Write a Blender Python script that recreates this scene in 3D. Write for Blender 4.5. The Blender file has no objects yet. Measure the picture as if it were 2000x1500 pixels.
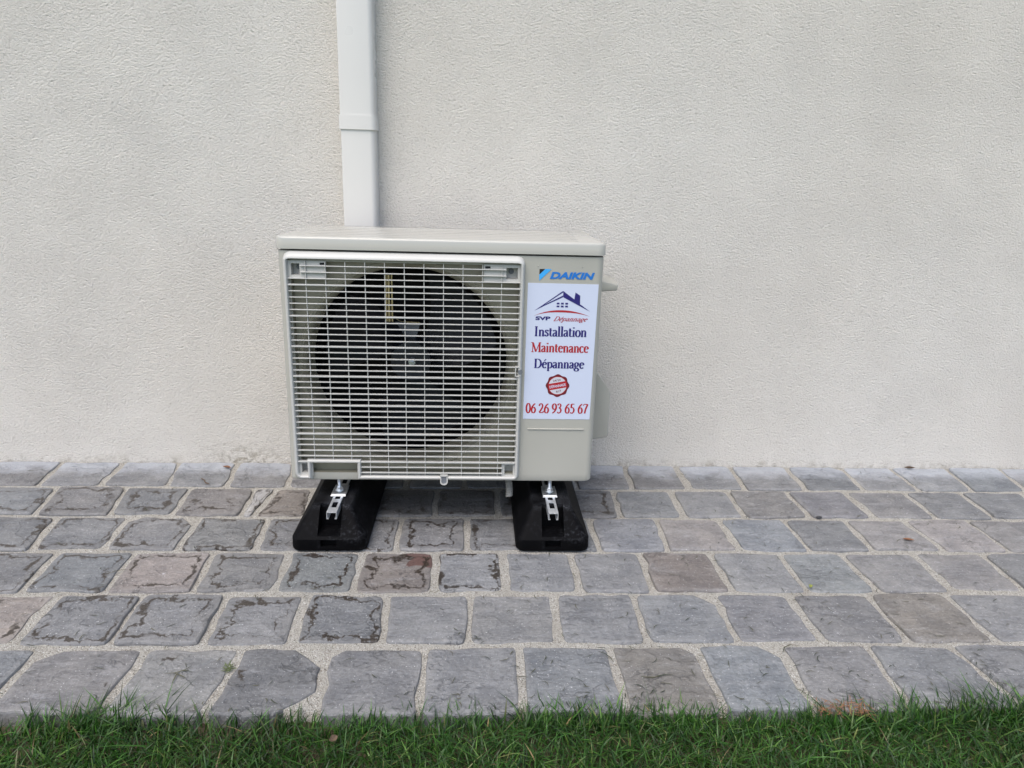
import bpy, bmesh, math, random
import numpy as np
from mathutils import Vector, Matrix

C = bpy.context.scene.collection
S = bpy.context.scene
RND = random.Random(7)

# ------------------------------------------------------------------ camera
F_PX, YAW, PITCH, ROLL = 1416.6, 0.0529, 0.2801, 0.0281
cam = bpy.data.cameras.new('camera')
cam.sensor_fit = 'HORIZONTAL'; cam.sensor_width = 36.0
cam.lens = F_PX / 2000.0 * 36.0
cam.clip_start = 0.05; cam.clip_end = 1000.0
camo = bpy.data.objects.new('camera', cam); C.objects.link(camo)
fw = Vector((math.sin(YAW)*math.cos(PITCH), math.cos(YAW)*math.cos(PITCH), -math.sin(PITCH)))
rt = Vector((math.cos(YAW), -math.sin(YAW), 0)); up = rt.cross(fw)
rt2 = rt*math.cos(ROLL) + up*math.sin(ROLL); up2 = -rt*math.sin(ROLL) + up*math.cos(ROLL)
M = Matrix((rt2, up2, -fw)).transposed().to_4x4()
M.translation = Vector((0.0, -2.0102, 0.8311))
camo.matrix_world = M
S.camera = camo

# ------------------------------------------------------------------ sky and sun (soft open shade)
SUN_EL, SUN_AZ = math.radians(60), math.radians(208)      # azimuth clockwise from +Y: in front of the wall, a little left
w = bpy.data.worlds.new('World'); S.world = w; w.use_nodes = True
wn = w.node_tree.nodes; wl = w.node_tree.links
for n in list(wn): wn.remove(n)
sky = wn.new('ShaderNodeTexSky'); sky.sky_type = 'NISHITA'; sky.sun_disc = False
sky.sun_elevation = SUN_EL; sky.sun_rotation = SUN_AZ
sky.air_density = 1.0; sky.dust_density = 2.5; sky.ozone_density = 1.0
bg = wn.new('ShaderNodeBackground'); bg.inputs['Strength'].default_value = 0.125
wo = wn.new('ShaderNodeOutputWorld')
wl.new(sky.outputs[0], bg.inputs[0]); wl.new(bg.outputs[0], wo.inputs[0])
sl = bpy.data.lights.new('sun', 'SUN'); sl.energy = 1.25; sl.angle = math.radians(50); sl.color = (1.0, 0.945, 0.87)
so = bpy.data.objects.new('sun', sl); C.objects.link(so)
sd = Vector((math.sin(SUN_AZ)*math.cos(SUN_EL), math.cos(SUN_AZ)*math.cos(SUN_EL), math.sin(SUN_EL)))
so.rotation_euler = sd.to_track_quat('Z', 'Y').to_euler(); so.location = sd*6
S.view_settings.view_transform = 'Standard'; S.view_settings.look = 'None'
S.view_settings.gamma = 1.0; S.view_settings.use_curve_mapping = False
S.view_settings.exposure = 1.03

# ------------------------------------------------------------------ helpers
def link_mesh(name, verts, faces, mat=None, parent=None, smooth=False, loc=None):
    me = bpy.data.meshes.new(name); me.from_pydata([tuple(v) for v in verts], [], faces); me.update()
    if smooth:
        for p in me.polygons: p.use_smooth = True
    o = bpy.data.objects.new(name, me); C.objects.link(o)
    if mat: me.materials.append(mat)
    if parent: o.parent = parent
    if loc: o.location = loc
    return o

def link_bm(name, bm, mat=None, parent=None, smooth_angle=None, loc=None):
    bmesh.ops.recalc_face_normals(bm, faces=bm.faces)
    me = bpy.data.meshes.new(name); bm.to_mesh(me); bm.free()
    if smooth_angle is not None:
        for p in me.polygons: p.use_smooth = True
        try: me.set_sharp_from_angle(angle=math.radians(smooth_angle))
        except Exception: pass
    o = bpy.data.objects.new(name, me); C.objects.link(o)
    if mat: me.materials.append(mat)
    if parent: o.parent = parent
    if loc: o.location = loc
    return o

def link_data(name, me, parent=None, loc=(0, 0, 0)):
    o = bpy.data.objects.new(name, me); C.objects.link(o); o.location = loc
    if parent: o.parent = parent
    return o

def tag(o, label, cat, group=None):
    o['label'] = label; o['category'] = cat
    if group: o['group'] = group
    return o

def empty(name, loc, label, cat, group=None):
    o = bpy.data.objects.new(name, None); C.objects.link(o); o.location = loc
    o.empty_display_size = 0.05
    return tag(o, label, cat, group)

def bm_box(bm, x0, x1, y0, y1, z0, z1, bev=0.0, seg=2):
    r = bmesh.ops.create_cube(bm, size=1.0)
    vs = r['verts']
    bmesh.ops.scale(bm, vec=(x1-x0, y1-y0, z1-z0), verts=vs)
    bmesh.ops.translate(bm, vec=((x0+x1)/2, (y0+y1)/2, (z0+z1)/2), verts=vs)
    if bev > 0:
        es = list({e for v in vs for e in v.link_edges})
        bmesh.ops.bevel(bm, geom=es, offset=bev, segments=seg, profile=0.5, affect='EDGES')

def box(name, x0, x1, y0, y1, z0, z1, mat, parent=None, bev=0.0, seg=2, org=(0, 0, 0)):
    bm = bmesh.new(); bm_box(bm, x0-org[0], x1-org[0], y0-org[1], y1-org[1], z0-org[2], z1-org[2], bev, seg)
    return link_bm(name, bm, mat, parent, 35 if bev > 0 else None)

def bm_cyl(bm, p0, p1, r0, r1=None, n=24, caps=True):
    p0 = Vector(p0); p1 = Vector(p1); r1 = r0 if r1 is None else r1
    d = (p1-p0).normalized(); a = d.orthogonal().normalized(); b = d.cross(a)
    A = [bm.verts.new(p0 + a*math.cos(2*math.pi*i/n)*r0 + b*math.sin(2*math.pi*i/n)*r0) for i in range(n)]
    B = [bm.verts.new(p1 + a*math.cos(2*math.pi*i/n)*r1 + b*math.sin(2*math.pi*i/n)*r1) for i in range(n)]
    for i in range(n):
        bm.faces.new((A[i], A[(i+1) % n], B[(i+1) % n], B[i]))
    if caps: bm.faces.new(A[::-1]); bm.faces.new(B)

def rrect(x0, x1, z0, z1, r, n=6):
    rr = r if isinstance(r, (list, tuple)) else [r]*4      # bl, br, tr, tl
    out = []
    for (cx, cz, a0, q) in ((x0+rr[0], z0+rr[0], math.pi, rr[0]), (x1-rr[1], z0+rr[1], 1.5*math.pi, rr[1]),
                            (x1-rr[2], z1-rr[2], 0, rr[2]), (x0+rr[3], z1-rr[3], .5*math.pi, rr[3])):
        for i in range(n+1):
            a = a0 + .5*math.pi*i/n
            out.append((cx+q*math.cos(a), cz+q*math.sin(a)))
    return out                                                  # counter-clockwise

def poly_inset(poly, d):
    """mitred inset of a CCW polygon"""
    n = len(poly); out = []
    for i in range(n):
        a = Vector(poly[i-1]); b = Vector(poly[i]); c = Vector(poly[(i+1) % n])
        e1 = (b-a); e2 = (c-b)
        if e1.length < 1e-9: e1 = e2
        if e2.length < 1e-9: e2 = e1
        e1 = e1.normalized(); e2 = e2.normalized()
        n1 = Vector((-e1.y, e1.x)); n2 = Vector((-e2.y, e2.x))
        m = n1+n2
        k = max(0.25, 1 + n1.dot(n2))
        out.append(tuple(b + m/k*d))
    return out

# node helpers -----------------------------------------------------------
class NT:
    def __init__(s, name):
        s.m = bpy.data.materials.new(name); s.m.use_nodes = True
        s.t = s.m.node_tree; s.n = s.t.nodes; s.l = s.t.links
        for x in list(s.n): s.n.remove(x)
        s.out = s.n.new('ShaderNodeOutputMaterial')
        s.p = s.n.new('ShaderNodeBsdfPrincipled'); s.l.new(s.p.outputs[0], s.out.inputs[0])
    def put(s, sock, v):
        if isinstance(v, bpy.types.NodeSocket): s.l.new(v, sock)
        elif isinstance(v, (tuple, list)) and len(v) == 3 and sock.type == 'RGBA': sock.default_value = (*v, 1)
        else: sock.default_value = v
    def set(s, **k):
        for a, v in k.items(): s.put(s.p.inputs[a.replace('_', ' ')], v)
        return s
    def pos(s): return s.n.new('ShaderNodeNewGeometry').outputs['Position']
    def obj(s): return s.n.new('ShaderNodeTexCoord').outputs['Object']
    def noise(s, vec, scale, detail=3, rough=.55, w=None, dist=0.0):
        x = s.n.new('ShaderNodeTexNoise')
        if w is not None:
            x.noise_dimensions = '4D'; s.put(x.inputs['W'], w)
        s.put(x.inputs['Vector'], vec); s.put(x.inputs['Scale'], scale); x.inputs['Detail'].default_value = detail
        x.inputs['Roughness'].default_value = rough; x.inputs['Distortion'].default_value = dist
        return x.outputs['Fac']
    def voro(s, vec, scale, feat='F1', rand=1.0, out='Distance'):
        x = s.n.new('ShaderNodeTexVoronoi'); x.feature = feat
        s.put(x.inputs['Vector'], vec); s.put(x.inputs['Scale'], scale); x.inputs['Randomness'].default_value = rand
        return x.outputs[out]
    def math(s, op, a, b=0.0, c=0.0, clamp=False):
        x = s.n.new('ShaderNodeMath'); x.operation = op; x.use_clamp = clamp
        s.put(x.inputs[0], a); s.put(x.inputs[1], b); s.put(x.inputs[2], c); return x.outputs[0]
    def ramp(s, v, a, b, c=0.0, d=1.0, smooth=False):
        x = s.n.new('ShaderNodeMapRange'); x.clamp = True
        if smooth: x.interpolation_type = 'SMOOTHSTEP'
        s.put(x.inputs['Value'], v); s.put(x.inputs['From Min'], a); s.put(x.inputs['From Max'], b)
        s.put(x.inputs['To Min'], c); s.put(x.inputs['To Max'], d); return x.outputs[0]
    def mix(s, f, a, b, mode='MIX'):
        x = s.n.new('ShaderNodeMix'); x.data_type = 'RGBA'; x.blend_type = mode
        s.put(x.inputs[0], f); s.put(x.inputs[6], a); s.put(x.inputs[7], b); return x.outputs[2]
    def map(s, vec, sc=(1, 1, 1), rot=(0, 0, 0), loc=(0, 0, 0)):
        x = s.n.new('ShaderNodeMapping'); s.put(x.inputs['Vector'], vec)
        s.put(x.inputs['Scale'], sc); s.put(x.inputs['Rotation'], rot); s.put(x.inputs['Location'], loc); return x.outputs[0]
    def sep(s, vec):
        x = s.n.new('ShaderNodeSeparateXYZ'); s.put(x.inputs[0], vec); return x.outputs
    def comb(s, x_, y_, z_):
        x = s.n.new('ShaderNodeCombineXYZ'); s.put(x.inputs[0], x_); s.put(x.inputs[1], y_); s.put(x.inputs[2], z_); return x.outputs[0]
    def bump(s, h, dist, strength=1.0, normal=None):
        x = s.n.new('ShaderNodeBump'); s.put(x.inputs['Height'], h); s.put(x.inputs['Distance'], dist)
        s.put(x.inputs['Strength'], strength)
        if normal is not None: s.put(x.inputs['Normal'], normal)
        return x.outputs[0]
    def attr(s, name, kind='GEOMETRY'):
        x = s.n.new('ShaderNodeAttribute'); x.attribute_name = name; x.attribute_type = kind; return x
    def info(s): return s.n.new('ShaderNodeObjectInfo').outputs

def plain(name, col, rough=.5, metal=0.0, spec=.5, wear=.06, scale=30, bump=0.0, bscale=900):
    t = NT(name); o = t.obj()
    f = t.noise(o, scale, 4)
    c = t.mix(t.ramp(f, .35, .7), tuple(x*(1-wear) for x in col), tuple(min(1, x*(1+wear)) for x in col))
    t.set(Base_Color=c, Roughness=t.ramp(t.noise(o, scale*2.3, 3), .3, .7, rough*.88, min(1, rough*1.12)), Metallic=metal)
    t.p.inputs['Specular IOR Level'].default_value = spec
    if bump > 0: t.set(Normal=t.bump(t.noise(o, bscale, 2), bump))
    return t.m

# ------------------------------------------------------------------ materials
def wall_material():
    t = NT('roughcast_render'); p = t.pos(); x, y, z = t.sep(p)
    warp = t.map(p, (1, 1, 1.25), (0, math.radians(-24), 0))
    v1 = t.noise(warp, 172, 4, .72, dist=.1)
    v2 = t.noise(warp, 330, 2, .6)
    v0 = t.noise(p, 42, 2, .5)
    pits = t.ramp(t.noise(warp, 95, 2, .5), .60, .74)
    h = t.math('ADD', t.math('MULTIPLY', v1, 1.0), t.math('MULTIPLY', v2, .28))
    h = t.math('ADD', h, t.math('MULTIPLY', v0, .12))
    h = t.math('SUBTRACT', h, t.math('MULTIPLY', pits, .25))
    big = t.noise(p, 1.3, 3, .5)
    col = t.mix(t.ramp(big, .3, .7), (.80, .758, .688), (.825, .793, .732))
    col = t.mix(t.math('MULTIPLY', t.ramp(t.noise(p, 9, 4), .45, .75), .12), col, (.68, .645, .59))
    # shade of the pits painted dark into the colour, raised grain lighter
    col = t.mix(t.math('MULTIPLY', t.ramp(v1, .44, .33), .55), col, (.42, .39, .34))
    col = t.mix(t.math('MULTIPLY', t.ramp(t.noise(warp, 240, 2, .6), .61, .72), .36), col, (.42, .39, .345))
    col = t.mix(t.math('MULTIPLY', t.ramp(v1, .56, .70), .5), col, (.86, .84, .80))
    # rising damp / splash marks along the foot of the wall
    low = t.ramp(z, 0.0, .075, 1.0, 0.0)
    patch = t.ramp(t.math('ABSOLUTE', t.math('ADD', x, .66)), .02, .19, 1.0, 0.0)
    spl = t.math('MULTIPLY', t.math('MULTIPLY', low, patch), t.ramp(t.noise(p, 55, 4, .7), .44, .60))
    thin = t.math('MULTIPLY', t.ramp(z, 0.0, .03, 1, 0), t.ramp(t.noise(p, 26, 5, .75), .46, .66))
    thin = t.math('MULTIPLY', thin, .55)
    col = t.mix(t.math('MAXIMUM', t.math('MULTIPLY', spl, .75), thin), col, (.20, .16, .09))
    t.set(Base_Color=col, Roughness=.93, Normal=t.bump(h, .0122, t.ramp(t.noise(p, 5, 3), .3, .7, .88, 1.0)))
    t.p.inputs['Specular IOR Level'].default_value = .2
    return t.m

def stone_material():
    t = NT('cleft_sandstone'); p = t.pos(); i = t.info()
    tint, wet, rnd = i['Color'], i['Alpha'], i['Random']
    e = t.attr('edge').outputs['Fac']
    W = t.math('MULTIPLY', rnd, 37.0)
    rot = t.comb(0.0, 0.0, t.math('MULTIPLY', t.math('SUBTRACT', rnd, .5), 3.0))
    st = t.map(p, (11, 34, 20), rot)
    streak = t.noise(st, 1.0, 5, .62, W, dist=.8)
    cloud = t.noise(p, 14, 4, .6, W)
    fine = t.noise(p, 170, 4, .7, W)
    col = t.mix(t.ramp(cloud, .3, .7), t.mix(1.0, tint, (.74, .75, .78), 'MULTIPLY'), t.mix(1.0, tint, (1.24, 1.23, 1.20), 'MULTIPLY'))
    col = t.mix(t.math('MULTIPLY', t.ramp(streak, .52, .74), .34), col, (.33, .33, .335))
    col = t.mix(t.math('MULTIPLY', t.ramp(streak, .44, .26), .30), col, t.mix(1.0, tint, (.66, .66, .69), 'MULTIPLY'))
    col = t.mix(t.ramp(fine, .38, .66), t.mix(1.0, col, (.84, .84, .84), 'MULTIPLY'), t.mix(1.0, col, (1.22, 1.22, 1.22), 'MULTIPLY'))
    # sand dust near the joints and crumbs of grit
    dusty = t.math('MULTIPLY', t.ramp(t.math('ADD', e, t.math('MULTIPLY', t.noise(p, 60, 3, .6, W), .9)), .25, .85, 1, 0), .14)
    col = t.mix(dusty, col, (.42, .405, .38))
    vein = t.math('ABSOLUTE', t.math('SUBTRACT', t.noise(t.map(p, (1, 1.6, 1), rot), 16, 5, .62, W, dist=.5), .5))
    vmask = t.ramp(t.noise(p, 9, 2, .5, W), .52, .62)
    col = t.mix(t.math('MULTIPLY', t.math('MULTIPLY', t.ramp(vein, 0.0, .012, 1, 0), vmask), .55), col, t.mix(1.0, tint, (.42, .42, .44), 'MULTIPLY'))
    pale = t.math('MULTIPLY', t.ramp(t.noise(t.map(p, (1, 3.2, 1), rot), 13, 6, .74, W), .58, .70), .34)
    col = t.mix(pale, col, (.36, .37, .39))
    specks = t.ramp(t.noise(p, 320, 1, .5), .71, .76)
    col = t.mix(t.math('MULTIPLY', specks, .75), col, (.60, .60, .60))
    blot = t.math('MULTIPLY', t.ramp(t.noise(p, 24, 5, .72, W), .69, .76), t.ramp(t.noise(p, 150, 2), .4, .6))
    col = t.mix(t.math('MULTIPLY', blot, .55), col, (.56, .57, .60))
    # dusty lime bloom on the strip that touches the house wall
    y = t.sep(p)[1]
    bloom = t.math('MULTIPLY', t.ramp(t.math('ADD', y, t.math('MULTIPLY', t.math('SUBTRACT', t.noise(p, 16, 4, .7), .5), .16)), -.105, -.035), .48)
    col = t.mix(bloom, col, (.47, .50, .55))
    pt = t.math('ADD', t.attr('patch').outputs['Fac'], t.math('MULTIPLY', t.math('SUBTRACT', t.noise(p, 40, 3), .5), .5))
    col = t.mix(t.ramp(pt, .50, .56), col, (.105, .060, .052))
    # drying water marks: a wandering dark line a little way in from the rim
    wob = t.math('MULTIPLY', t.math('SUBTRACT', t.noise(p, 21, 5, .66, W), .5), 2.7)
    wob2 = t.math('MULTIPLY', t.math('SUBTRACT', t.noise(p, 95, 3, .6, W), .5), .55)
    d = t.math('ADD', t.math('ADD', e, wob), wob2)
    centre = t.math('ADD', t.math('ADD', .18, t.math('MULTIPLY', t.math('FRACT', t.math('MULTIPLY', rnd, 13.7)), .55)), t.math('MULTIPLY', t.math('SUBTRACT', t.noise(p, 7, 1, .5, W), .5), .9))
    wid = t.ramp(t.noise(p, 19, 4, .66, W), .42, .74, .035, .36)
    line = t.ramp(t.math('DIVIDE', t.math('ABSOLUTE', t.math('SUBTRACT', d, centre)), wid), .55, 1.0, 1, 0)
    gate = t.ramp(t.math('ADD', t.noise(p, 11, 3, .6, W), t.math('MULTIPLY', wet, .55)), .74, .81)
    line = t.math('MULTIPLY', line, gate)
    damp = t.math('MULTIPLY', t.ramp(t.math('SUBTRACT', centre, d), 0.0, .5), t.math('MULTIPLY', gate, .22))
    col = t.mix(damp, col, (.12, .115, .11))
    col = t.mix(t.math('MULTIPLY', line, .94), col, (.032, .024, .018))
    # lying grass crumbs and dirt specks
    dirt = t.math('MULTIPLY', t.ramp(t.noise(p, 120, 2, .5, W), .70, .76), .6)
    col = t.mix(dirt, col, (.07, .065, .055))
    h = t.math('ADD', t.math('MULTIPLY', t.noise(st, 1.4, 6, .66, W), .9), t.math('MULTIPLY', fine, .34))
    h = t.math('ADD', h, t.math('MULTIPLY', t.ramp(cloud, .46, .50), .22))
    h = t.math('SUBTRACT', h, t.math('MULTIPLY', t.math('MULTIPLY', t.ramp(vein, 0.0, .02, 1, 0), vmask), .25))
    rough = t.ramp(t.math('MAXIMUM', line, t.math('MULTIPLY', damp, 1.5)), 0, 1, .66, .30)
    t.set(Base_Color=col, Roughness=rough, Normal=t.bump(h, .0065, 1.0))
    t.p.inputs['Specular IOR Level'].default_value = .5
    return t.m

def sand_material():
    t = NT('resin_sand_joint'); p = t.pos()
    cell = t.voro(p, 560, 'F1', 1.0, 'Color')
    d = t.voro(p, 560)
    g = t.sep(cell)[0]
    col = t.mix(t.ramp(g, .1, .9), (.36, .335, .29), (.56, .54, .49))
    col = t.mix(t.ramp(g, .94, .98), col, (.72, .72, .70))
    col = t.mix(t.ramp(t.sep(cell)[1], .92, .97), col, (.14, .12, .10))
    col = t.mix(t.math('MULTIPLY', t.ramp(t.noise(p, 11, 4), .5, .75), .35), col, (.27, .24, .20))
    h = t.math('SUBTRACT', 1.0, d)
    h = t.math('ADD', h, t.math('MULTIPLY', t.noise(p, 70, 3), .8))
    t.set(Base_Color=col, Roughness=.95, Normal=t.bump(h, .0035, 1.0))
    return t.m

def soil_material():
    t = NT('lawn_soil'); p = t.pos()
    f = t.noise(p, 45, 5, .7); far = t.noise(p, 2.0, 5, .6)
    soil = t.mix(t.ramp(f, .3, .7), (.035, .026, .016), (.13, .098, .062))
    turf = t.mix(t.ramp(far, .3, .7), (.03, .075, .016), (.055, .12, .026))
    y = t.sep(p)[1]
    col = t.mix(t.ramp(y, -1.10, -1.40), soil, turf)
    t.set(Base_Color=col, Roughness=.95, Normal=t.bump(f, .01, 1.0))
    return t.m

def grass_material():
    t = NT('grass_blade'); a = t.attr('tone').outputs['Color']
    t.set(Base_Color=a, Roughness=.42)
    t.p.inputs['Specular IOR Level'].default_value = .42
    tr = t.n.new('ShaderNodeBsdfTranslucent'); t.l.new(t.mix(1.0, a, (1.35, 1.5, .7), 'MULTIPLY'), tr.inputs[0])
    mx = t.n.new('ShaderNodeMixShader'); mx.inputs[0].default_value = .32
    t.l.new(t.p.outputs[0], mx.inputs[1]); t.l.new(tr.outputs[0], mx.inputs[2]); t.l.new(mx.outputs[0], t.out.inputs[0])
    return t.m

def rubber_material():
    t = NT('black_rubber'); o = t.obj(); z = t.sep(o)[2]
    n = t.noise(o, 120, 4, .7); n2 = t.noise(o, 14, 3)
    scuff = t.math('MULTIPLY', t.ramp(n, .50, .70), t.ramp(n2, .48, .68))
    top = t.math('MULTIPLY', t.ramp(z, .080, .089), t.ramp(t.noise(o, 420, 2), .44, .62))
    top = t.math('MULTIPLY', top, t.ramp(n2, .40, .62))
    f = t.math('MAXIMUM', t.math('MULTIPLY', scuff, .25), t.math('MULTIPLY', top, .55))
    t.set(Base_Color=t.mix(f, (.0022, .0022, .0028), (.10, .105, .12)), Roughness=t.ramp(f, 0, 1, .62, .85),
          Normal=t.bump(t.noise(o, 500, 2), .0006))
    t.p.inputs['Specular IOR Level'].default_value = .07
    return t.m

M_WALL = wall_material(); M_STONE = stone_material(); M_SAND = sand_material(); M_SOIL = soil_material()
M_GRASS = grass_material(); M_RUBBER = rubber_material()
M_CASE = plain('painted_steel_ivory', (.368, .360, .318), .42, bump=.00008, wear=.025, scale=6)
M_LID = plain('painted_lid_ivory', (.405, .398, .362), .10, wear=.02, scale=5)
M_GRILLE = plain('grille_plastic_white', (.455, .45, .425), .38, wear=.03, scale=8)
M_SHROUD = plain('shroud_plastic_ivory', (.265, .250, .190), .5, wear=.05, scale=10)
M_DARK = plain('interior_dark', (.006, .006, .007), .7, wear=.2)
M_FAN = plain('fan_black_plastic', (.006, .0085, .016), .42, wear=.2)
M_COIL = plain('pale_brass_tube', (.62, .50, .26), .35, metal=.4, wear=.15, scale=60)
M_BRKT = plain('dull_steel_plate', (.16, .17, .19), .5, metal=.2, wear=.15)
M_ZINC = plain('galvanised_steel', (.62, .65, .68), .32, metal=.85, wear=.16, scale=90, bump=.0002, bscale=300)
M_ALU = plain('brushed_aluminium', (.72, .74, .76), .33, metal=.7, wear=.08, scale=70)
M_DUCT = plain('white_pvc', (.595, .58, .55), .30, wear=.012, scale=4)
M_STICK = plain('sticker_white', (.53, .575, .70), .40, wear=.008, scale=3)
M_NAVY = plain('print_navy', (.016, .010, .13), .45, wear=.02)
M_RED = plain('print_red', (.36, .014, .02), .45, wear=.02)
M_MAROON = plain('print_maroon', (.13, .008, .014), .45, wear=.02)
M_BLUE = plain('print_blue', (.012, .15, .50), .4, wear=.02)
M_CYAN = plain('print_light_blue', (.045, .36, .78), .4, wear=.02)
M_BLACKP = plain('print_black', (.012, .012, .014), .4, wear=.02)
M_GREYP = plain('print_pale_grey', (.52, .53, .58), .45, wear=.02)
M_HOSE = plain('hose_grey_plastic', (.42, .41, .38), .55, wear=.05)
M_LEAFB = plain('dry_leaf_brown', (.16, .070, .032), .7, wear=.35, scale=180)
M_LEAFY = plain('yellow_green_leaf', (.24, .27, .07), .6, wear=.2, scale=180)
M_TWIG = plain('twig_brown', (.10, .065, .04), .8, wear=.3, scale=200)

# ------------------------------------------------------------------ wall
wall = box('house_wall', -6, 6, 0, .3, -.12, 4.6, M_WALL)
tag(wall, 'cream roughcast rendered house wall behind the outdoor unit', 'wall')

# ------------------------------------------------------------------ ground
g = link_mesh('ground', [(-260, -260, -.024), (260, -260, -.024), (260, 260, -.024), (-260, 260, -.024)], [(0, 1, 2, 3)], M_SOIL)
g['kind'] = 'structure'

P = 0.1729                                     # depth of one row of setts
PAVE_FRONT = -6*P
nx, ny = 620, 105
xs = np.linspace(-3.2, 3.2, nx); ys = np.linspace(-.001, PAVE_FRONT+.012, ny)
rs = np.random.RandomState(3)
zz = rs.normal(0, .0006, (ny, nx))
for _ in range(2):
    zz = (zz + np.roll(zz, 1, 0) + np.roll(zz, 1, 1) + np.roll(zz, -1, 0) + np.roll(zz, -1, 1))/5*1.5
zz = zz - .0022 + .0012*np.sin(xs*13)[None, :] + .0008*np.sin(ys*41)[:, None]
V = [(xs[i], ys[j], zz[j, i]) for j in range(ny) for i in range(nx)]
Fc = [(j*nx+i, (j+1)*nx+i, (j+1)*nx+i+1, j*nx+i+1) for j in range(ny-1) for i in range(nx-1)]
nb = len(V)
for i in range(nx): V.append((xs[i], ys[-1], -.06))
for i in range(nx-1): Fc.append(((ny-1)*nx+i, nb+i, nb+i+1, (ny-1)*nx+i+1))
pave = link_mesh('pavement', V, Fc, M_SAND, smooth=True)
pave['kind'] = 'structure'

# joints measured along each row: (x at the wall side, x at the lawn side)
ROWS = [
 [(-1.187,-1.166),(-1.012,-1.003),(-.857,-.825),(-.688,-.669),(-.529,-.508),(-.352,-.348),(-.190,-.186),(-.030,-.026),(.130,.128),(.292,.288),(.453,.442),(.604,.602),(.774,.762),(.946,.936),(1.118,1.106),(1.271,1.268),(1.449,1.425),(1.618,1.586)],
 [(-1.105,-1.076),(-.926,-.897),(-.758,-.747),(-.589,-.580),(-.530,-.548),(-.434,-.420),(-.268,-.262),(-.100,-.098),(.062,.064),(.222,.220),(.385,.376),(.545,.541),(.705,.700),(.872,.873),(1.040,1.043),(1.213,1.212),(1.375,1.366),(1.554,1.533)],
 [(-1.010,-.985),(-.840,-.828),(-.672,-.666),(-.505,-.495),(-.340,-.335),(-.177,-.175),(-.017,-.015),(.140,.142),(.292,.295),(.464,.456),(.621,.625),(.792,.793),(.955,.949),(1.109,1.121),(1.279,1.281)],
 [(-.917,-.907),(-.750,-.742),(-.582,-.571),(-.414,-.407),(-.247,-.245),(-.083,-.077),(.067,.069),(.224,.226),(.385,.382),(.547,.548),(.713,.711),(.860,.869),(1.033,1.027),(1.197,1.189)],
 [(-.824,-.822),(-.658,-.653),(-.495,-.490),(-.333,-.326),(-.173,-.165),(-.004,-.005),(.168,.163),(.333,.330),(.500,.501),(.660,.663),(.832,.831),(1.000,1.003)],
 [(-.761,-.767),(-.578,-.584),(-.410,-.422),(-.257,-.246),(-.084,-.084),(.088,.086),(.254,.256),(.415,.415),(.569,.573),(.741,.733),(.898,.921)]]
# colours of the setts that differ from the grey of the rest: (row, x of the sett) -> tint
TINTS = {(3,.466):(.155,.128,.114),(3,-.666):(.215,.180,.165),(3,-.165):(.165,.138,.122),(4,.916):(.165,.147,.126),(4,-.91):(.235,.195,.170),
         (5,.335):(.150,.138,.122),(2,.542):(.210,.190,.182),(2,1.195):(.225,.205,.202),(2,1.03):(.200,.190,.190),(2,.706):(.160,.180,.205),
         (1,.788):(.155,.150,.148),(1,.956):(.145,.145,.162),(1,-.487):(.185,.155,.130),(1,-.558):(.32,.31,.30),(3,-.33):(.138,.152,.155),(2,.38):(.165,.176,.200),
         (3,.63):(.180,.185,.192),(3,.787):(.165,.182,.190),(5,-.50):(.180,.181,.178),(4,.58):(.150,.153,.168),(4,-.74):(.150,.155,.166),(2,-.588):(.150,.153,.153),
         (1,-.18):(.125,.120,.115),(1,-.02):(.125,.12,.115),(1,.30):(.12,.122,.13),(3,.145):(.165,.172,.182),(4,.08):(.168,.170,.172),(3,-.50):(.155,.155,.155)}
SHEARED = {(5,-.335):{'tr':.05,'br':.055}, (0,1.03):{'tr':.03}, (4,.416):{'tr':.035}, (5,.49):{'tr':.030}, (5,.335):{'tr':.022}, (5,-.17):{'tl':.022}, (5,-.67):{'tl':.03}, (3,-.09):{'bl':.02}, (2,-.755):{'tl':.03,'tr':.03}}
PATCH = {(3,-.165)}

def near(d, row, x):
    for (r, xx), v in d.items():
        if r == row and abs(xx-x) < .045: return v
    return None

def stone_outline(c, rad, rnd, extra):
    """c: four corners tl,tr,br,bl -> jittered outline, clockwise from the top left"""
    names = ('tl', 'tr', 'br', 'bl'); pts = []
    for k in range(4):
        a = Vector(c[k]); pv = (Vector(c[k-1])-a); nv = (Vector(c[(k+1) % 4])-a)
        e = extra.get(names[k]) if extra else None
        r = e if e else rad*rnd.uniform(.5, 1.7)
        p1 = a+pv.normalized()*r; p2 = a+nv.normalized()*r*rnd.uniform(.8, 1.25)
        m = (p1+p2)/2 + (a-(p1+p2)/2)*(.06 if e else .5)
        pts += [p1, m, p2]
    out = []
    for k in range(12):
        a, b = pts[k], pts[(k+1) % 12]
        out.append(a)
        if k % 3 == 2:
            n = Vector(((b-a).y, -(b-a).x)).normalized()
            bow = rnd.gauss(0, .0012)
            for s in (.25, .5, .75):
                q = a.lerp(b, s) + n*(bow*4*s*(1-s) + rnd.gauss(0, .0019))
                out.append(q)
    return out

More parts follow.
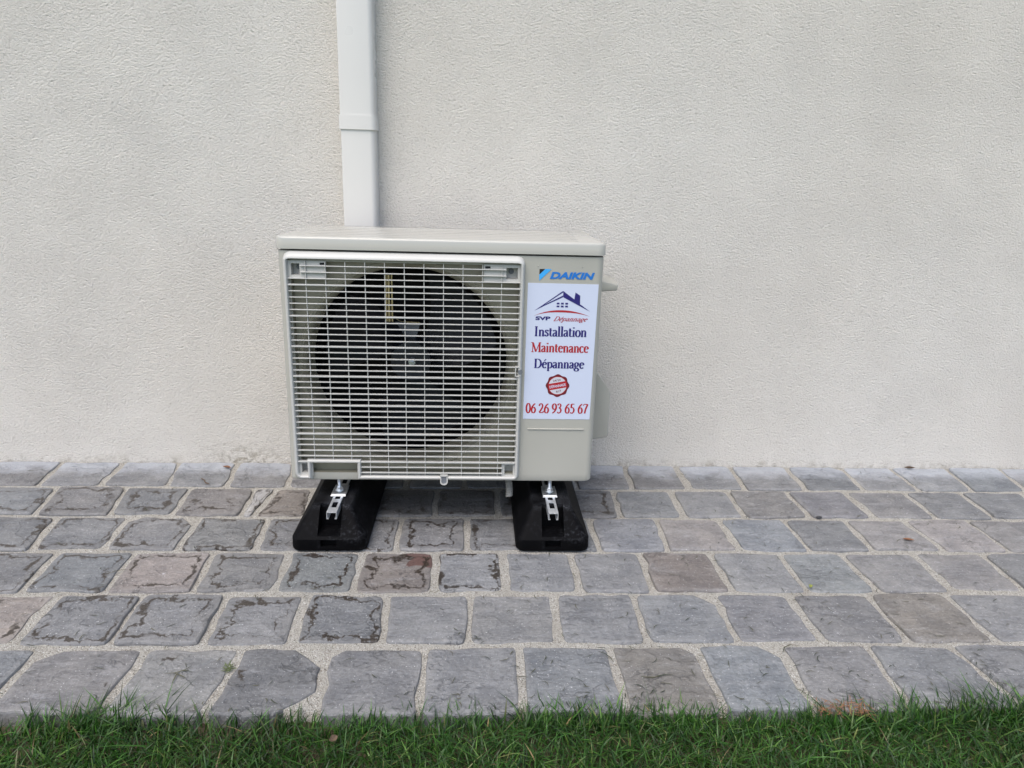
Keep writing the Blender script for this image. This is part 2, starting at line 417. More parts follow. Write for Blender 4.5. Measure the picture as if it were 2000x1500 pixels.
def make_stone(row, xl, xr, rnd):
    (la, lb), (ra, rb) = xl, xr
    yt = -row*P - rnd.uniform(.007, .0100); yb = -(row+1)*P + rnd.uniform(.007, .0100)
    if row == 0: yt = -.002
    if row == 5: yb = -(row+1)*P - rnd.uniform(-.004, .006)
    gl, gr = rnd.uniform(.0050, .0095), rnd.uniform(.0050, .0095)
    dy = lambda: rnd.gauss(0, .0022) if row or 0 else rnd.gauss(0, .0004)
    c = [(la+gl, yt+dy()), (ra-gr, yt+dy()), (rb-gr*rnd.uniform(.8, 1.3), yb+dy()), (lb+gl*rnd.uniform(.8, 1.3), yb+dy())]
    if row == 0:
        c[0] = (c[0][0], min(c[0][1], -.001)); c[1] = (c[1][0], min(c[1][1], -.001))
    cx = sum(q[0] for q in c)/4; cy = sum(q[1] for q in c)/4
    ol = [q - Vector((cx, cy)) for q in stone_outline(c, .010, rnd, near(SHEARED, row, cx))]
    n = len(ol); V = []; E = []
    tx, ty = rnd.gauss(0, .007), rnd.gauss(0, .007)
    z0 = rnd.gauss(.0022, .0008)
    def ring(f, z, e):
        for q in ol:
            d = q.length
            k = max(.1, (d-f)/d)
            v = q*k
            V.append((v.x, v.y, z + (tx*v.x + ty*v.y if z > -.02 else 0) + (rnd.gauss(0, .0004) if z > -.004 else 0))); E.append(e)
    ring(-.0015, -.05, 0); ring(0, -.0042+z0, 0); ring(.0016, -.0010+z0, 0.0); ring(.0050, z0, .08); ring(.040, z0+rnd.gauss(.0004, .0006), 1.0)
    V.append((0, 0, z0+rnd.gauss(.0004, .0006))); E.append(1.7)
    Fs = []
    for r in range(4):
        for i in range(n):
            j = (i+1) % n
            Fs.append((r*n+i, r*n+j, (r+1)*n+j, (r+1)*n+i)[::-1])
    for i in range(n): Fs.append((4*n+i, 4*n+(i+1) % n, 5*n)[::-1])
    o = link_mesh('paving_stone', V, Fs, M_STONE, pave, smooth=True, loc=(cx, cy, 0))
    bmx = o.data; bmx.set_sharp_from_angle(angle=math.radians(14))
    at = bmx.attributes.new('edge', 'FLOAT', 'POINT'); at.data.foreach_set('value', E)
    pa = [0.0]*len(V)
    if near({k: 1 for k in PATCH}, row, cx): pa = [1.0 if (v[0] > .020 and v[1] > .022) else 0.0 for v in V]
    bmx.attributes.new('patch', 'FLOAT', 'POINT').data.foreach_set('value', pa)
    # tint and wetness
    base = near(TINTS, row, cx)
    if base is None:
        k = rnd.gauss(.156, .015); wv = rnd.gauss(0, .007)
        base = (k+wv-.005, k, k-wv*.7+.009)
    wet = 0.0
    if row in (1, 2, 3, 4) and cx < -.22: wet = rnd.uniform(.62, 1.0)
    if row in (2, 3) and -.22 < cx < .12: wet = rnd.uniform(.55, .85)
    if row == 4 and -.22 < cx < .02: wet = .22
    if row == 0 and cx < .4: wet = .05
    if row == 1 and -.22 <= cx < .46: wet = rnd.uniform(.6, .85)
    if row == 1 and cx < -.6: wet *= .8
    if row == 5 and cx < -.3: wet = .30
    if cx < -1.05: wet *= .8
    m_ = sum(base)/3; base = [m_+(v-m_)*.60 for v in base]
    o.color = (*[max(.05, v) for v in base], wet)
    return o

for row, J in enumerate(ROWS):
    rnd = random.Random(100+row)
    L = list(J)
    while L[0][0] > -3.0:
        a = L[0][0]-rnd.gauss(.173, .007); L.insert(0, (a, a+rnd.gauss(0, .006)))
    while L[-1][0] < 3.0:
        a = L[-1][0]+rnd.gauss(.173, .007); L.append((a, a+rnd.gauss(0, .006)))
    for k in range(len(L)-1):
        make_stone(row, L[k], L[k+1], rnd)

# ------------------------------------------------------------------ white pipe duct on the wall
duct = empty('pipe_duct', (-.304, 0, .35), 'white plastic pipe duct running up the wall behind the unit', 'duct')
def duct_section(z0, z1, grow, name):
    x0, x1, d = -.347-grow, -.262+grow, .060+grow
    prof = [(x0, -.0005), (x0, -d+.004)]
    prof += [(x0+.004-.004*math.cos(a), -d+.004-.004*math.sin(a)) for a in (math.pi/6, math.pi/3, math.pi/2)]
    prof += [(x1-.013, -d), (x1-.008, -d+.0012), (x1-.004, -d+.0045), (x1-.001, -d+.010), (x1, -d+.017), (x1, -.0005)]
    n = len(prof); V = []; Fs = []
    for z in (z0, z1):
        V += [(a+.304, b, z-.35) for a, b in prof]
    for i in range(n):
        j = (i+1) % n; Fs.append((i, n+i, n+j, j))
    Fs.append(tuple(range(n))); Fs.append(tuple(range(2*n-1, n-1, -1)))
    o = link_mesh(name, V, Fs, M_DUCT, duct, smooth=True)
    o.data.set_sharp_from_angle(angle=math.radians(28))
    return o
duct_section(.35, .938, 0, 'duct_section')
duct_section(.9605, 2.9, .0008, 'duct_section')
cl = duct_section(.9315, .9655, .0035, 'joint_cover')

# ------------------------------------------------------------------ outdoor unit
YF = -.4378; XL, XR = -.4231, .2767; ZB, ZT = .140, .6655; YB = -.095
OX, OZ = -.0732, ZB
unit = empty('outdoor_unit', (OX, YF, OZ), 'ivory air conditioner outdoor unit with slatted fan grille on two rubber feet', 'outdoor unit')
UO = (OX, YF, OZ)
def U(name, bm, mat, parent=None, sm=35):
    bmesh.ops.translate(bm, vec=(-OX, -YF, -OZ), verts=bm.verts)
    return link_bm(name, bm, mat, parent or unit, sm)
# opening behind the grille
OPX0, OPX1, OPZ0, OPZ1 = -.3965, .0925, .1600, .6440
bm = bmesh.new()
R = .016
path = [(XL, YB)]
for k in range(7):
    a = math.pi + .5*math.pi*k/6
    path.append((XL+R+R*math.cos(a), YF+R+R*math.sin(a)))
iL = len(path); path.append((OPX0, YF)); path.append((OPX1, YF))
for k in range(7):
    a = 1.5*math.pi + .5*math.pi*k/6
    path.append((XR-R+R*math.cos(a), YF+R+R*math.sin(a)))
path.append((XR, YB))
def pin(pt, d):      # pull a plan point inwards for the rounded lower edge
    cx, cy = (XL+XR)/2, (YF+YB)/2
    return (pt[0] + d*(1 if pt[0] < cx else -1)*(1 if pt[0] < XL+R or pt[0] > XR-R else 0), pt[1] + d*(1 if pt[1] < cy and XL+.002 < pt[0] < XR-.002 else 0))
levels = [(ZB, .005), (ZB+.0015, .0018), (ZB+.005, 0), (OPZ0, 0), (OPZ1, 0), (ZT, 0)]
grid = [[bm.verts.new((*pin(pt, d), z)) for pt in path] for z, d in levels]
for j in range(len(levels)-1):
    for i in range(len(path)-1):
        if i == iL and j == 3: continue
        bm.faces.new((grid[j][i], grid[j][i+1], grid[j+1][i+1], grid[j+1][i]))
    bm.faces.new((grid[j][-1], grid[j][0], grid[j+1][0], grid[j+1][-1]))
bm.faces.new(grid[0])
bm.faces.new(grid[-1])
U('cabinet', bm, M_CASE, sm=30)

# lid: skirt with rounded corners, ridged top
bm = bmesh.new()
LX0, LX1, LY0, LY1, LZ0, LZ1 = XL-.0035, XR+.0035, YF-.0040, YB+.004, .6690, .6960
loops = []
for ins, z in ((.004, LZ0), (0, LZ0+.0006), (0, LZ1-.006), (.0008, LZ1-.0032), (.0024, LZ1-.0010), (.0052, LZ1)):
    loops.append([bm.verts.new((x, y, z)) for x, y in rrect(LX0+ins, LX1-ins, LY0+ins, LY1-ins, .020-ins*.8, 6)])
n = len(loops[0])
for a, b in zip(loops, loops[1:]):
    for i in range(n): bm.faces.new((a[i], a[(i+1) % n], b[(i+1) % n], b[i]))
bm.faces.new(loops[0][::-1]); bm.faces.new(loops[-1])
lid = U('lid', bm, M_LID, sm=40)
for k in range(6):
    y = LY0 + .045 + k*.045
    bm = bmesh.new()
    x0, x1 = LX0+.055, LX1-.055
    prof = [(-.009, 0), (-.006, .0016), (-.002, .0022), (.002, .0022), (.006, .0016), (.009, 0)]
    A = [bm.verts.new((x0 + (0 if q[1] == 0 else .006), y+q[0], LZ1+.0002+q[1])) for q in prof]
    B = [bm.verts.new((x1 - (0 if q[1] == 0 else .006), y+q[0], LZ1+.0002+q[1])) for q in prof]
    for i in range(len(prof)-1): bm.faces.new((A[i], A[i+1], B[i+1], B[i]))
    bm.faces.new(A[::-1]); bm.faces.new(B); bm.faces.new((A[0], B[0], B[-1], A[-1]))
    U('lid_ridge', bm, M_LID, lid, 60)

# fan shroud: plate with a round hole and bell mouth
CX, CZ, YS = -.1510, .4065, YF+.019
shroud_bm = bmesh.new()
N = 96
prof = [(.2445, 0), (.2433, -.0014), (.2410, -.0014), (.2400, 0), (.2355, .0012), (.2347, .0002), (.2335, .0022), (.2290, .0060), (.2260, .013), (.2250, .022), (.2240, .078)]
rings = []
outer = []
for i in range(N):
    a = 2*math.pi*i/N; ca, sa = math.cos(a), math.sin(a)
    tx = ((OPX1-.0006-CX) if ca > 0 else (CX-OPX0-.0006))/max(abs(ca), 1e-6)
    tz = ((OPZ1-.0006-CZ) if sa > 0 else (CZ-OPZ0-.0006))/max(abs(sa), 1e-6)
    tt = min(tx, tz)
    outer.append(shroud_bm.verts.new((CX+ca*tt, YS, CZ+sa*tt)))
rings.append(outer)
for r, dy in prof:
    rings.append([shroud_bm.verts.new((CX+math.cos(2*math.pi*i/N)*r, YS+dy, CZ+math.sin(2*math.pi*i/N)*r)) for i in range(N)])
for A, B in zip(rings, rings[1:]):
    for i in range(N): shroud_bm.faces.new((A[i], A[(i+1) % N], B[(i+1) % N], B[i]))
U('fan_shroud', shroud_bm, M_SHROUD, sm=28)
# reveal between cabinet face and shroud
bm = bmesh.new()
A = [bm.verts.new((x, YF+.0005, z)) for x, z in ((OPX0, OPZ0), (OPX1, OPZ0), (OPX1, OPZ1), (OPX0, OPZ1))]
B = [bm.verts.new((x, YS+.001, z)) for x, z in ((OPX0, OPZ0), (OPX1, OPZ0), (OPX1, OPZ1), (OPX0, OPZ1))]
for i in range(4): bm.faces.new((A[i], A[(i+1) % 4], B[(i+1) % 4], B[i]))
U('opening_reveal', bm, M_SHROUD, sm=None)
# chamber behind the fan, its shade put into a near-black colour
bm = bmesh.new(); bm_box(bm, XL+.006, .150, YS+.0775, YB-.012, ZB+.010, ZT-.004)
for f in list(bm.faces):
    if f.calc_center_median().y < YS+.083: bm.faces.remove(f)
U('inner_chamber', bm, M_DARK, sm=None)

# fan
YFAN = YF+.100
bm = bmesh.new(); bm_cyl(bm, (CX, YFAN-.020, CZ), (CX, YFAN+.045, CZ), .046, .052, 40)
fan = U('fan', bm, M_FAN, sm=40)
for k in range(3):
    a0 = math.radians(20+120*k); bm = bmesh.new(); G = []
    for i in range(9):
        row_ = []
        for j in range(9):
            u, v = i/8, j/8
            r = .048 + (.205-.048)*u
            sw = math.radians(78)*(v-.5)*(1-.12*u) + math.radians(26)*u
            a = a0+sw
            y = YFAN + .012 + (v-.5)*.062*(.9-.15*u) + .012*math.sin(math.pi*v)
            row_.append(bm.verts.new((CX+r*math.cos(a), y, CZ+r*math.sin(a))))
        G.append(row_)
    for i in range(8):
        for j in range(8): bm.faces.new((G[i][j], G[i+1][j], G[i+1][j+1], G[i][j+1]))
    bmesh.ops.solidify(bm, geom=bm.faces[:], thickness=.0025)
    U('blade', bm, M_FAN, fan, 60)
bm = bmesh.new(); bm_cyl(bm, (CX+.004, YFAN-.036, CZ+.002), (CX+.004, YFAN-.0195, CZ+.002), .0085, .0085, 6)
bm_cyl(bm, (CX+.004, YFAN-.043, CZ+.002), (CX+.004, YFAN-.036, CZ+.002), .004, .0035, 10)
U('hub_nut', bm, M_ZINC, fan, 30)
# motor bracket and tubes glimpsed behind the blades
YBK = YF+.120
bm = bmesh.new()
pts = [(-.190, .4925), (-.131, .4914), (-.140, .458), (-.157, .446), (-.169, .4475)]
A = [bm.verts.new((x, YBK, z)) for x, z in pts]; B = [bm.verts.new((x, YBK+.004, z)) for x, z in pts]
bm.faces.new(A); bm.faces.new(B[::-1])
for i in range(5): bm.faces.new((A[i], A[(i+1) % 5], B[(i+1) % 5], B[i]))
U('motor_bracket', bm, M_BRKT, sm=None)
for x, w_ in ((-.2030, .0024), (-.1966, .0026), (-.1896, .0019)):
    bm = bmesh.new(); bm_cyl(bm, (x, YF+.064, .5040), (x-.0003, YF+.064, .6105), w_, w_, 12)
    U('pipe', bm, M_COIL, sm=60)
bm = bmesh.new()
prev = None
cv = [(-.188, .505), (-.1855, .5005), (-.181, .4968), (-.175, .4945), (-.165, .4935), (-.131, .4928)]
for a, b in zip(cv, cv[1:]): bm_cyl(bm, (a[0], YF+.113, a[1]), (b[0], YF+.113, b[1]), .0007, .0007, 6)
U('wire', bm, M_COIL, sm=60)

# grille ------------------------------------------------------------
gr = bpy.data.objects.new('front_grille', None); C.objects.link(gr); gr.parent = unit; gr.empty_display_size = .05
GX0, GX1, GZ0, GZ1 = -.4105, .1045, .1465, .6648
NX0, NX1, NZ = -.3700, -.2690, .1855             # notch over the left foot
def arc(cx, cz, r, a0, a1, n=6):
    return [(cx+r*math.cos(math.radians(a0+(a1-a0)*i/n)), cz+r*math.sin(math.radians(a0+(a1-a0)*i/n))) for i in range(n+1)]
r_ = .017
outl = arc(GX0+r_, GZ0+r_, r_, 180, 270) + [(NX0, GZ0), (NX0, NZ), (NX1, NZ), (NX1, GZ0)]
outl += arc(GX1-.014, GZ0+.014, .014, 270, 360) + arc(GX1-r_, GZ1-r_, r_, 0, 90) + arc(GX0+r_, GZ1-r_, r_, 90, 180)
bm = bmesh.new()
# (inset, depth): starts on the cabinet face, comes forward, rolls over the lip, returns inside
tprof = [(0, -.0006), (.0012, -.0085), (.0030, -.0130), (.0050, -.0150), (.0078, -.0150), (.0092, -.0138), (.0100, -.0100), (.0102, -.0006)]
lps = []
for ins, d in tprof:
    q = poly_inset(outl, ins)
    # the top bar is a wide sloping ledge: its lip sits lower than its root
    qq = []
    for (x, z) in q:
        t = max(0, (z-(GZ1-.0185))/.0185)
        qq.append((x, z - t*.0105*min(1, ins/.005)))
    lps.append([bm.verts.new((x, YF+d, z)) for x, z in qq])
n = len(outl)
for A, B in zip(lps, lps[1:]):
    for i in range(n): bm.faces.new((A[i], A[(i+1) % n], B[(i+1) % n], B[i]))
U('grille_frame', bm, M_GRILLE, gr, 38)
IX0, IX1, IZ0, IZ1 = GX0+.0098, GX1-.0098, GZ0+.0098, GZ1-.0098-.0105

def slat_mesh(x0, x1, th, fr, bk):
    bm = bmesh.new(); L = x1-x0
    pr = [(fr, -th*.5), (fr-.0004, 0), (fr, th*.5), (bk, th*.42), (bk, -th*.42)]
    A = [bm.verts.new((0, y, z)) for y, z in pr]; B = [bm.verts.new((L, y, z)) for y, z in pr]
    for i in range(5): bm.faces.new((A[i], A[(i+1) % 5], B[(i+1) % 5], B[i]))
    bm.faces.new(A); bm.faces.new(B[::-1])
    bmesh.ops.recalc_face_normals(bm, faces=bm.faces)
    me = bpy.data.meshes.new('slat'); bm.to_mesh(me); bm.free(); me.materials.append(M_GRILLE); return me
cache = {}
for i in range(36):
    z = .6354 - .01347*i
    thick = i % 5 == 3
    x0, x1 = IX0, IX1
    if i < 2: x0, x1 = -.3740, .0640
    if i >= 34: x0, x1 = NX1+.0095, .0660
    key = (round(x0, 4), round(x1, 4), thick)
    if key not in cache: cache[key] = slat_mesh(x0, x1, .0031 if thick else .0019, -.0128 if thick else -.0115, -.0040 if thick else -.0048)
    link_data('slat', cache[key], gr, (x0-OX, 0, z-OZ))
for k in range(11):
    x = -.3631 + .04175*k
    zb = IZ0 if not (NX0-.01 < x < NX1+.0095) else NZ+.009
    bm = bmesh.new(); bm_box(bm, x-.0007, x+.0007, YF-.0100, YF-.0030, zb, IZ1)
    U('rib', bm, M_GRILLE, gr, None)
# corner plates with screw pockets
def corner_plate(x0, x1, z0, z1, px0, px1, pz0, pz1, sx, sz, slot=None):
    bm = bmesh.new(); yf = YF-.0050
    xs_ = sorted({x0, x1, px0, px1} | ({slot[0], slot[1]} if slot else set()))
    zs_ = sorted({z0, z1, pz0, pz1} | ({slot[2], slot[3]} if slot else set()))
    vv = {(x, z): bm.verts.new((x, yf, z)) for x in xs_ for z in zs_}
    def hole(a, b, c, d):
        mx, mz = (a+b)/2, (c+d)/2
        if px0 < mx < px1 and pz0 < mz < pz1: return True
        return bool(slot) and slot[0] < mx < slot[1] and slot[2] < mz < slot[3]
    for i in range(len(xs_)-1):
        for j in range(len(zs_)-1):
            if not hole(xs_[i], xs_[i+1], zs_[j], zs_[j+1]):
                bm.faces.new((vv[xs_[i], zs_[j]], vv[xs_[i+1], zs_[j]], vv[xs_[i+1], zs_[j+1]], vv[xs_[i], zs_[j+1]]))
    A = [bm.verts.new((x, yf+.0001, z)) for x, z in ((px0, pz0), (px1, pz0), (px1, pz1), (px0, pz1))]
    B = [bm.verts.new((x, YF+.0170, z)) for x, z in ((px0, pz0), (px1, pz0), (px1, pz1), (px0, pz1))]
    for i in range(4): bm.faces.new((A[i], A[(i+1) % 4], B[(i+1) % 4], B[i]))
    bm.faces.new(B)
    if slot:
        sb = bmesh.new(); bm_box(sb, slot[0]+.0002, slot[1]-.0002, yf+.0022, yf+.006, slot[2]+.0002, slot[3]-.0002); U('clip_slot_shade', sb, M_DARK, gr, None)  # black block standing in for the shade inside the slot
        A = [bm.verts.new((x, yf+.0001, z)) for x, z in ((slot[0], slot[2]), (slot[1], slot[2]), (slot[1], slot[3]), (slot[0], slot[3]))]
        B = [bm.verts.new((v.co.x, YF+.0120, v.co.z)) for v in A]
        for i in range(4): bm.faces.new((A[i], A[(i+1) % 4], B[(i+1) % 4], B[i]))
    U('corner_plate', bm, M_GRILLE, gr, None)
    bm = bmesh.new()
    bm_cyl(bm, (sx, YF+.0168, sz), (sx, YF+.0138, sz), .0062, .0056, 20)
    bm_cyl(bm, (sx, YF+.0150, sz), (sx, YF+.0120, sz), .0028, .0020, 4)
    U('screw', bm, M_BRKT, gr, 30)
corner_plate(IX0-.002, -.3200, .6065, IZ1+.001, -.3940, -.3760, .6150, .6395, -.3815, .6300, (-.3335, -.3225, .6370, .6420))
corner_plate(.0150, IX1+.002, .6065, IZ1+.001, .0640, .0890, .6150, .6395, .0755, .6295, (.0180, .0300, .6370, .6420))
corner_plate(IX0-.002, NX0+.001, IZ0-.002, .1880, -.3945, -.3745, .1610, .1835, -.3800, .1800)
corner_plate(.0640, IX1+.002, IZ0-.002, .1880, .0710, .0905, .1585, .1830, .0800, .1795)
# latch on the right bar and hook under the bottom bar
def loop_tab(name, cx, cz, w_, h_, t_, parent, y0=-.0155, y1=-.004):
    bm = bmesh.new()
    o_ = rrect(cx-w_/2, cx+w_/2, cz-h_/2, cz+h_/2, [w_*.45, w_*.45, .001, .001], 6) if name == 'hook' else rrect(cx-w_/2, cx+w_/2, cz-h_/2, cz+h_/2, .001, 2)
    i_ = poly_inset(o_, t_)
    q = [[bm.verts.new((x, YF+y, z)) for x, z in s] for s, y in ((o_, y1), (o_, y0), (i_, y0), (i_, y1))]
    n = len(o_)
    for a in range(4):
        A, B = q[a], q[(a+1) % 4]
        for i in range(n): bm.faces.new((A[i], A[(i+1) % n], B[(i+1) % n], B[i]))
    U(name, bm, M_GRILLE, parent, 35)
loop_tab('hook', -.0690, .1490, .0175, .0240, .0028, gr, -.0175, -.004)
bm = bmesh.new(); bm_box(bm, -.0755, -.0625, YF-.0152, YF-.0100, .1400, .1560); U('hook_recess', bm, M_BRKT, gr, None)
loop_tab('latch', .0945, .4105, .0120, .0235, .0024, gr, -.0160, -.004)
bm = bmesh.new(); bm_cyl(bm, (.1000, YF-.0165, .4105), (.1000, YF-.0120, .4105), .0052, .0052, 20)
U('latch_recess', bm, M_BRKT, gr, 30)

# details on the plain right-hand panel
bm = bmesh.new(); bm_box(bm, .1215, .2520, YF-.0022, YF+.001, .2696, .2728, .0012, 3); U('embossed_line', bm, M_CASE)
for x, z in ((.1325, .6445), (.2290, .6440)):
    bm = bmesh.new(); bm_cyl(bm, (x, YF+.0003, z), (x, YF-.0012, z), .0013, .0008, 10); U('locating_pip', bm, M_CASE)
# valve cover on the right side
bm = bmesh.new()
pf = [(XR-.002, .1990), (.3300, .2070), (.3335, .2120), (.3330, .3180), (.3310, .3260), (.3270, .3330), (XR-.002, .4080)]
A = [bm.verts.new((x, YF+.120, z)) for x, z in pf]; B = [bm.verts.new((x, YF+.285, z)) for x, z in pf]
bm.faces.new(A); bm.faces.new(B[::-1])
for i in range(len(pf)): bm.faces.new((A[i], A[(i+1) % len(pf)], B[(i+1) % len(pf)], B[i]))
es = [e for e in bm.edges if abs(e.verts[0].co.y-(YF+.12)) < 1e-6 and abs(e.verts[1].co.y-(YF+.12)) < 1e-6]
bmesh.ops.bevel(bm, geom=es, offset=.004, segments=3, profile=.5, affect='EDGES')
U('valve_cover', bm, M_CASE, sm=35)
# lifting handle higher on the right side
bm = bmesh.new()
def hv(x, y, z): return bm.verts.new((x, YF+y, z))
fr = [hv(XR-.002, .20, .5590), hv(.3475, .20, .5638), hv(.3500, .20, .5781), hv(XR-.002, .20, .5960)]
bk = [hv(XR-.002, .275, .5590), hv(.3475, .275, .5638), hv(.3500, .265, .5860), hv(XR-.002, .265, .6100)]
bm.faces.new(fr); bm.faces.new(bk[::-1])
for i in range(4): bm.faces.new((fr[i], fr[(i+1) % 4], bk[(i+1) % 4], bk[i]))
bmesh.ops.bevel(bm, geom=[e for e in bm.edges], offset=.003, segments=3, profile=.5, affect='EDGES')
U('side_handle', bm, M_CASE, sm=40)

# brackets under the unit that stand on the rubber feet
for x in (-.3165, .1815):
    bm = bmesh.new()
    bm_box(bm, x-.0165, x+.0165, YF+.006, YF+.062, .0985, .1015, .0007, 1)
    bm_box(bm, x-.0165, x+.0165, YF+.0595, YF+.0625, .1005, .1420) if False else None
    U('mounting_bracket', bm, M_ZINC, sm=30)

# ------------------------------------------------------------------ print
def flat_poly(name, poly, mat, parent, y, hole=None):
    bm = bmesh.new(); vs = [bm.verts.new((x, y, z)) for x, z in poly]
    f = bm.faces.new(vs); f.normal_update()
    bmesh.ops.triangulate(bm, faces=[f], ngon_method='EAR_CLIP')
    bmesh.ops.translate(bm, vec=(-OX, -YF, -OZ), verts=bm.verts)
    for f in bm.faces:
        if f.normal.y > 0: f.normal_flip()
    me = bpy.data.meshes.new(name); bm.to_mesh(me); bm.free(); me.materials.append(mat)
    return link_data(name, me, parent)

def sans(name, text, fit, mat, parent, y, shear=0.0, bold=0.0, rot=0.0):
    """built-in sans text turned to mesh and fitted to x0,x1,z0,z1 on the panel"""
    cu = bpy.data.curves.new(name, 'FONT'); cu.body = text; cu.size = 1; cu.shear = shear; cu.offset = bold; cu.resolution_u = 4
    ob = bpy.data.objects.new(name, cu); C.objects.link(ob)
    dg = bpy.context.evaluated_depsgraph_get(); dg.update()
    me = bpy.data.meshes.new_from_object(ob.evaluated_get(dg), depsgraph=dg)
    bpy.data.objects.remove(ob); bpy.data.curves.remove(cu)
    co = np.empty(len(me.vertices)*3, 'f'); me.vertices.foreach_get('co', co); co = co.reshape(-1, 3)
    mn, mx = co.min(0), co.max(0)
    x0, x1, z0, z1 = fit
    X = (co[:, 0]-mn[0])/(mx[0]-mn[0])*(x1-x0); Z = (co[:, 1]-mn[1])/(mx[1]-mn[1])*(z1-z0)
    c_, s_ = math.cos(rot), math.sin(rot)
    out = np.stack([x0+X*c_-Z*s_-OX, np.full(len(X), y-YF), z0+X*s_+Z*c_-OZ], 1).astype('f')
    me.vertices.foreach_set('co', out.ravel()); me.update()
    me.name = name; me.materials.clear(); me.materials.append(mat)
    if len(me.polygons) and me.polygons[0].normal.y > 0: me.flip_normals()
    return link_data(name, me, parent)

# a small roman face drawn with a broad pen: strokes per letter on a unit cap height
def ell(cx, cy, rx, ry, a0, a1, n=16):
    return [(cx+rx*math.cos(math.radians(a0+(a1-a0)*i/n)), cy+ry*math.sin(math.radians(a0+(a1-a0)*i/n))) for i in range(n+1)]
def sf(x, y, w=.13): return [(x-w, y), (x+w, y)]
GL = {
 'I': (.42, [[(.21, 0), (.21, 1)], sf(.21, .02), sf(.21, .98)]),
 'n': (.56, [[(.13, 0), (.13, .64)], [(.03, .62), (.13, .64)], [(.13, .50), (.20, .60), (.29, .65), (.37, .61), (.42, .50), (.42, .38)], [(.42, .40), (.42, 0)], sf(.13, .02, .11), sf(.42, .02, .11)]),
 's': (.40, [[(.31, .50), (.30, .60), (.20, .645), (.10, .60), (.08, .50), (.13, .41), (.24, .33), (.31, .24), (.31, .12), (.22, .03), (.12, .03), (.06, .08), (.05, .18)]]),
 't': (.34, [[(.13, .84), (.13, .16), (.16, .05), (.23, .02), (.32, .06)], [(.01, .63), (.30, .63)]]),
 'a': (.46, [[(.07, .52), (.10, .61), (.20, .65), (.29, .61), (.33, .50)], [(.33, .52), (.33, .12), (.37, .03), (.45, .04)], [(.33, .38), (.20, .35), (.09, .27), (.06, .16), (.10, .04), (.18, .02), (.27, .07), (.33, .17)]]),
 'l': (.27, [[(.13, 0), (.13, 1.03)], [(.02, 1.0), (.13, 1.02)], sf(.13, .02, .12)]),
 'i': (.27, [[(.13, 0), (.13, .64)], [(.02, .62), (.13, .64)], sf(.13, .02, .12), [(.13, .84), (.13, .96)]]),
 'o': (.52, [ell(.26, .325, .19, .325, 90, 450, 24)]),
 'M': (.98, [[(.15, 0), (.17, .97), 't'], [(.16, .98), (.48, .03)], [(.48, .03), (.80, .98), 't'], [(.81, 1), (.83, 0)], sf(.15, .02, .12), sf(.83, .02, .14), sf(.10, .98, .09), sf(.88, .98, .09)]),
 'e': (.46, [[(.07, .38), (.39, .40)], ell(.235, .335, .175, .315, 12, 318, 22)]),
 'c': (.43, [ell(.235, .330, .180, .320, 42, 318, 20)]),
 'D': (.78, [[(.17, 0), (.17, 1)], [(.05, .98), (.34, .98)], ell(.34, .5, .33, .48, 90, -90, 20), [(.34, .02), (.05, .02)]]),
 'p': (.55, [[(.13, -.30), (.13, .64)], [(.02, .62), (.13, .64)], ell(.28, .33, .185, .315, 150, -150, 20), sf(.13, -.29, .12)]),
 'g': (.50, [ell(.22, .44, .155, .205, 90, 450, 20), [(.33, .58), (.46, .62)], [(.12, .28), (.08, .19), (.12, .10), (.28, .08), (.40, .02)], ell(.23, -.13, .19, .155, 50, 410, 22)]),
 '0': (.54, [ell(.27, .47, .19, .47, 90, 450, 28)]),
 '2': (.54, [[(.06, .70), (.10, .86), (.22, .94), (.35, .88), (.41, .72), (.37, .54), (.25, .34), (.07, .06)], [(.06, .05), (.46, .05), (.49, .20), 'b']]),
 '6': (.54, [[(.45, .92), (.33, .86), (.18, .68), (.09, .46), (.08, .28)], ell(.27, .29, .185, .28, 180, 540, 24)]),
 '9': (.54, [[(.08, .02), (.22, .08), (.36, .26), (.45, .48), (.46, .66)], ell(.27, .65, .185, .28, 0, 360, 24)]),
 '3': (.54, [[(.08, .78), (.14, .89), (.25, .94), (.36, .88), (.39, .74), (.34, .60), (.20, .52)], [(.20, .52), (.36, .46), (.43, .30), (.39, .12), (.25, .01), (.13, .03), (.06, .12)]]),
 '5': (.54, [[(.15, .92), (.44, .92), 'b'], [(.15, .92), (.13, .54)], [(.13, .54), (.26, .58), (.38, .50), (.43, .33), (.38, .13), (.24, .01), (.13, .03), (.06, .10)]]),
 '7': (.54, [[(.07, .91), (.48, .91), 'b'], [(.06, .91), (.05, .76), 't'], [(.48, .90), (.30, .48), (.20, 0)]]),
 ' ': (.27, []),
}
GL['é'] = (GL['e'][0], GL['e'][1] + [[(.20, .78), (.36, .98), 'a']])
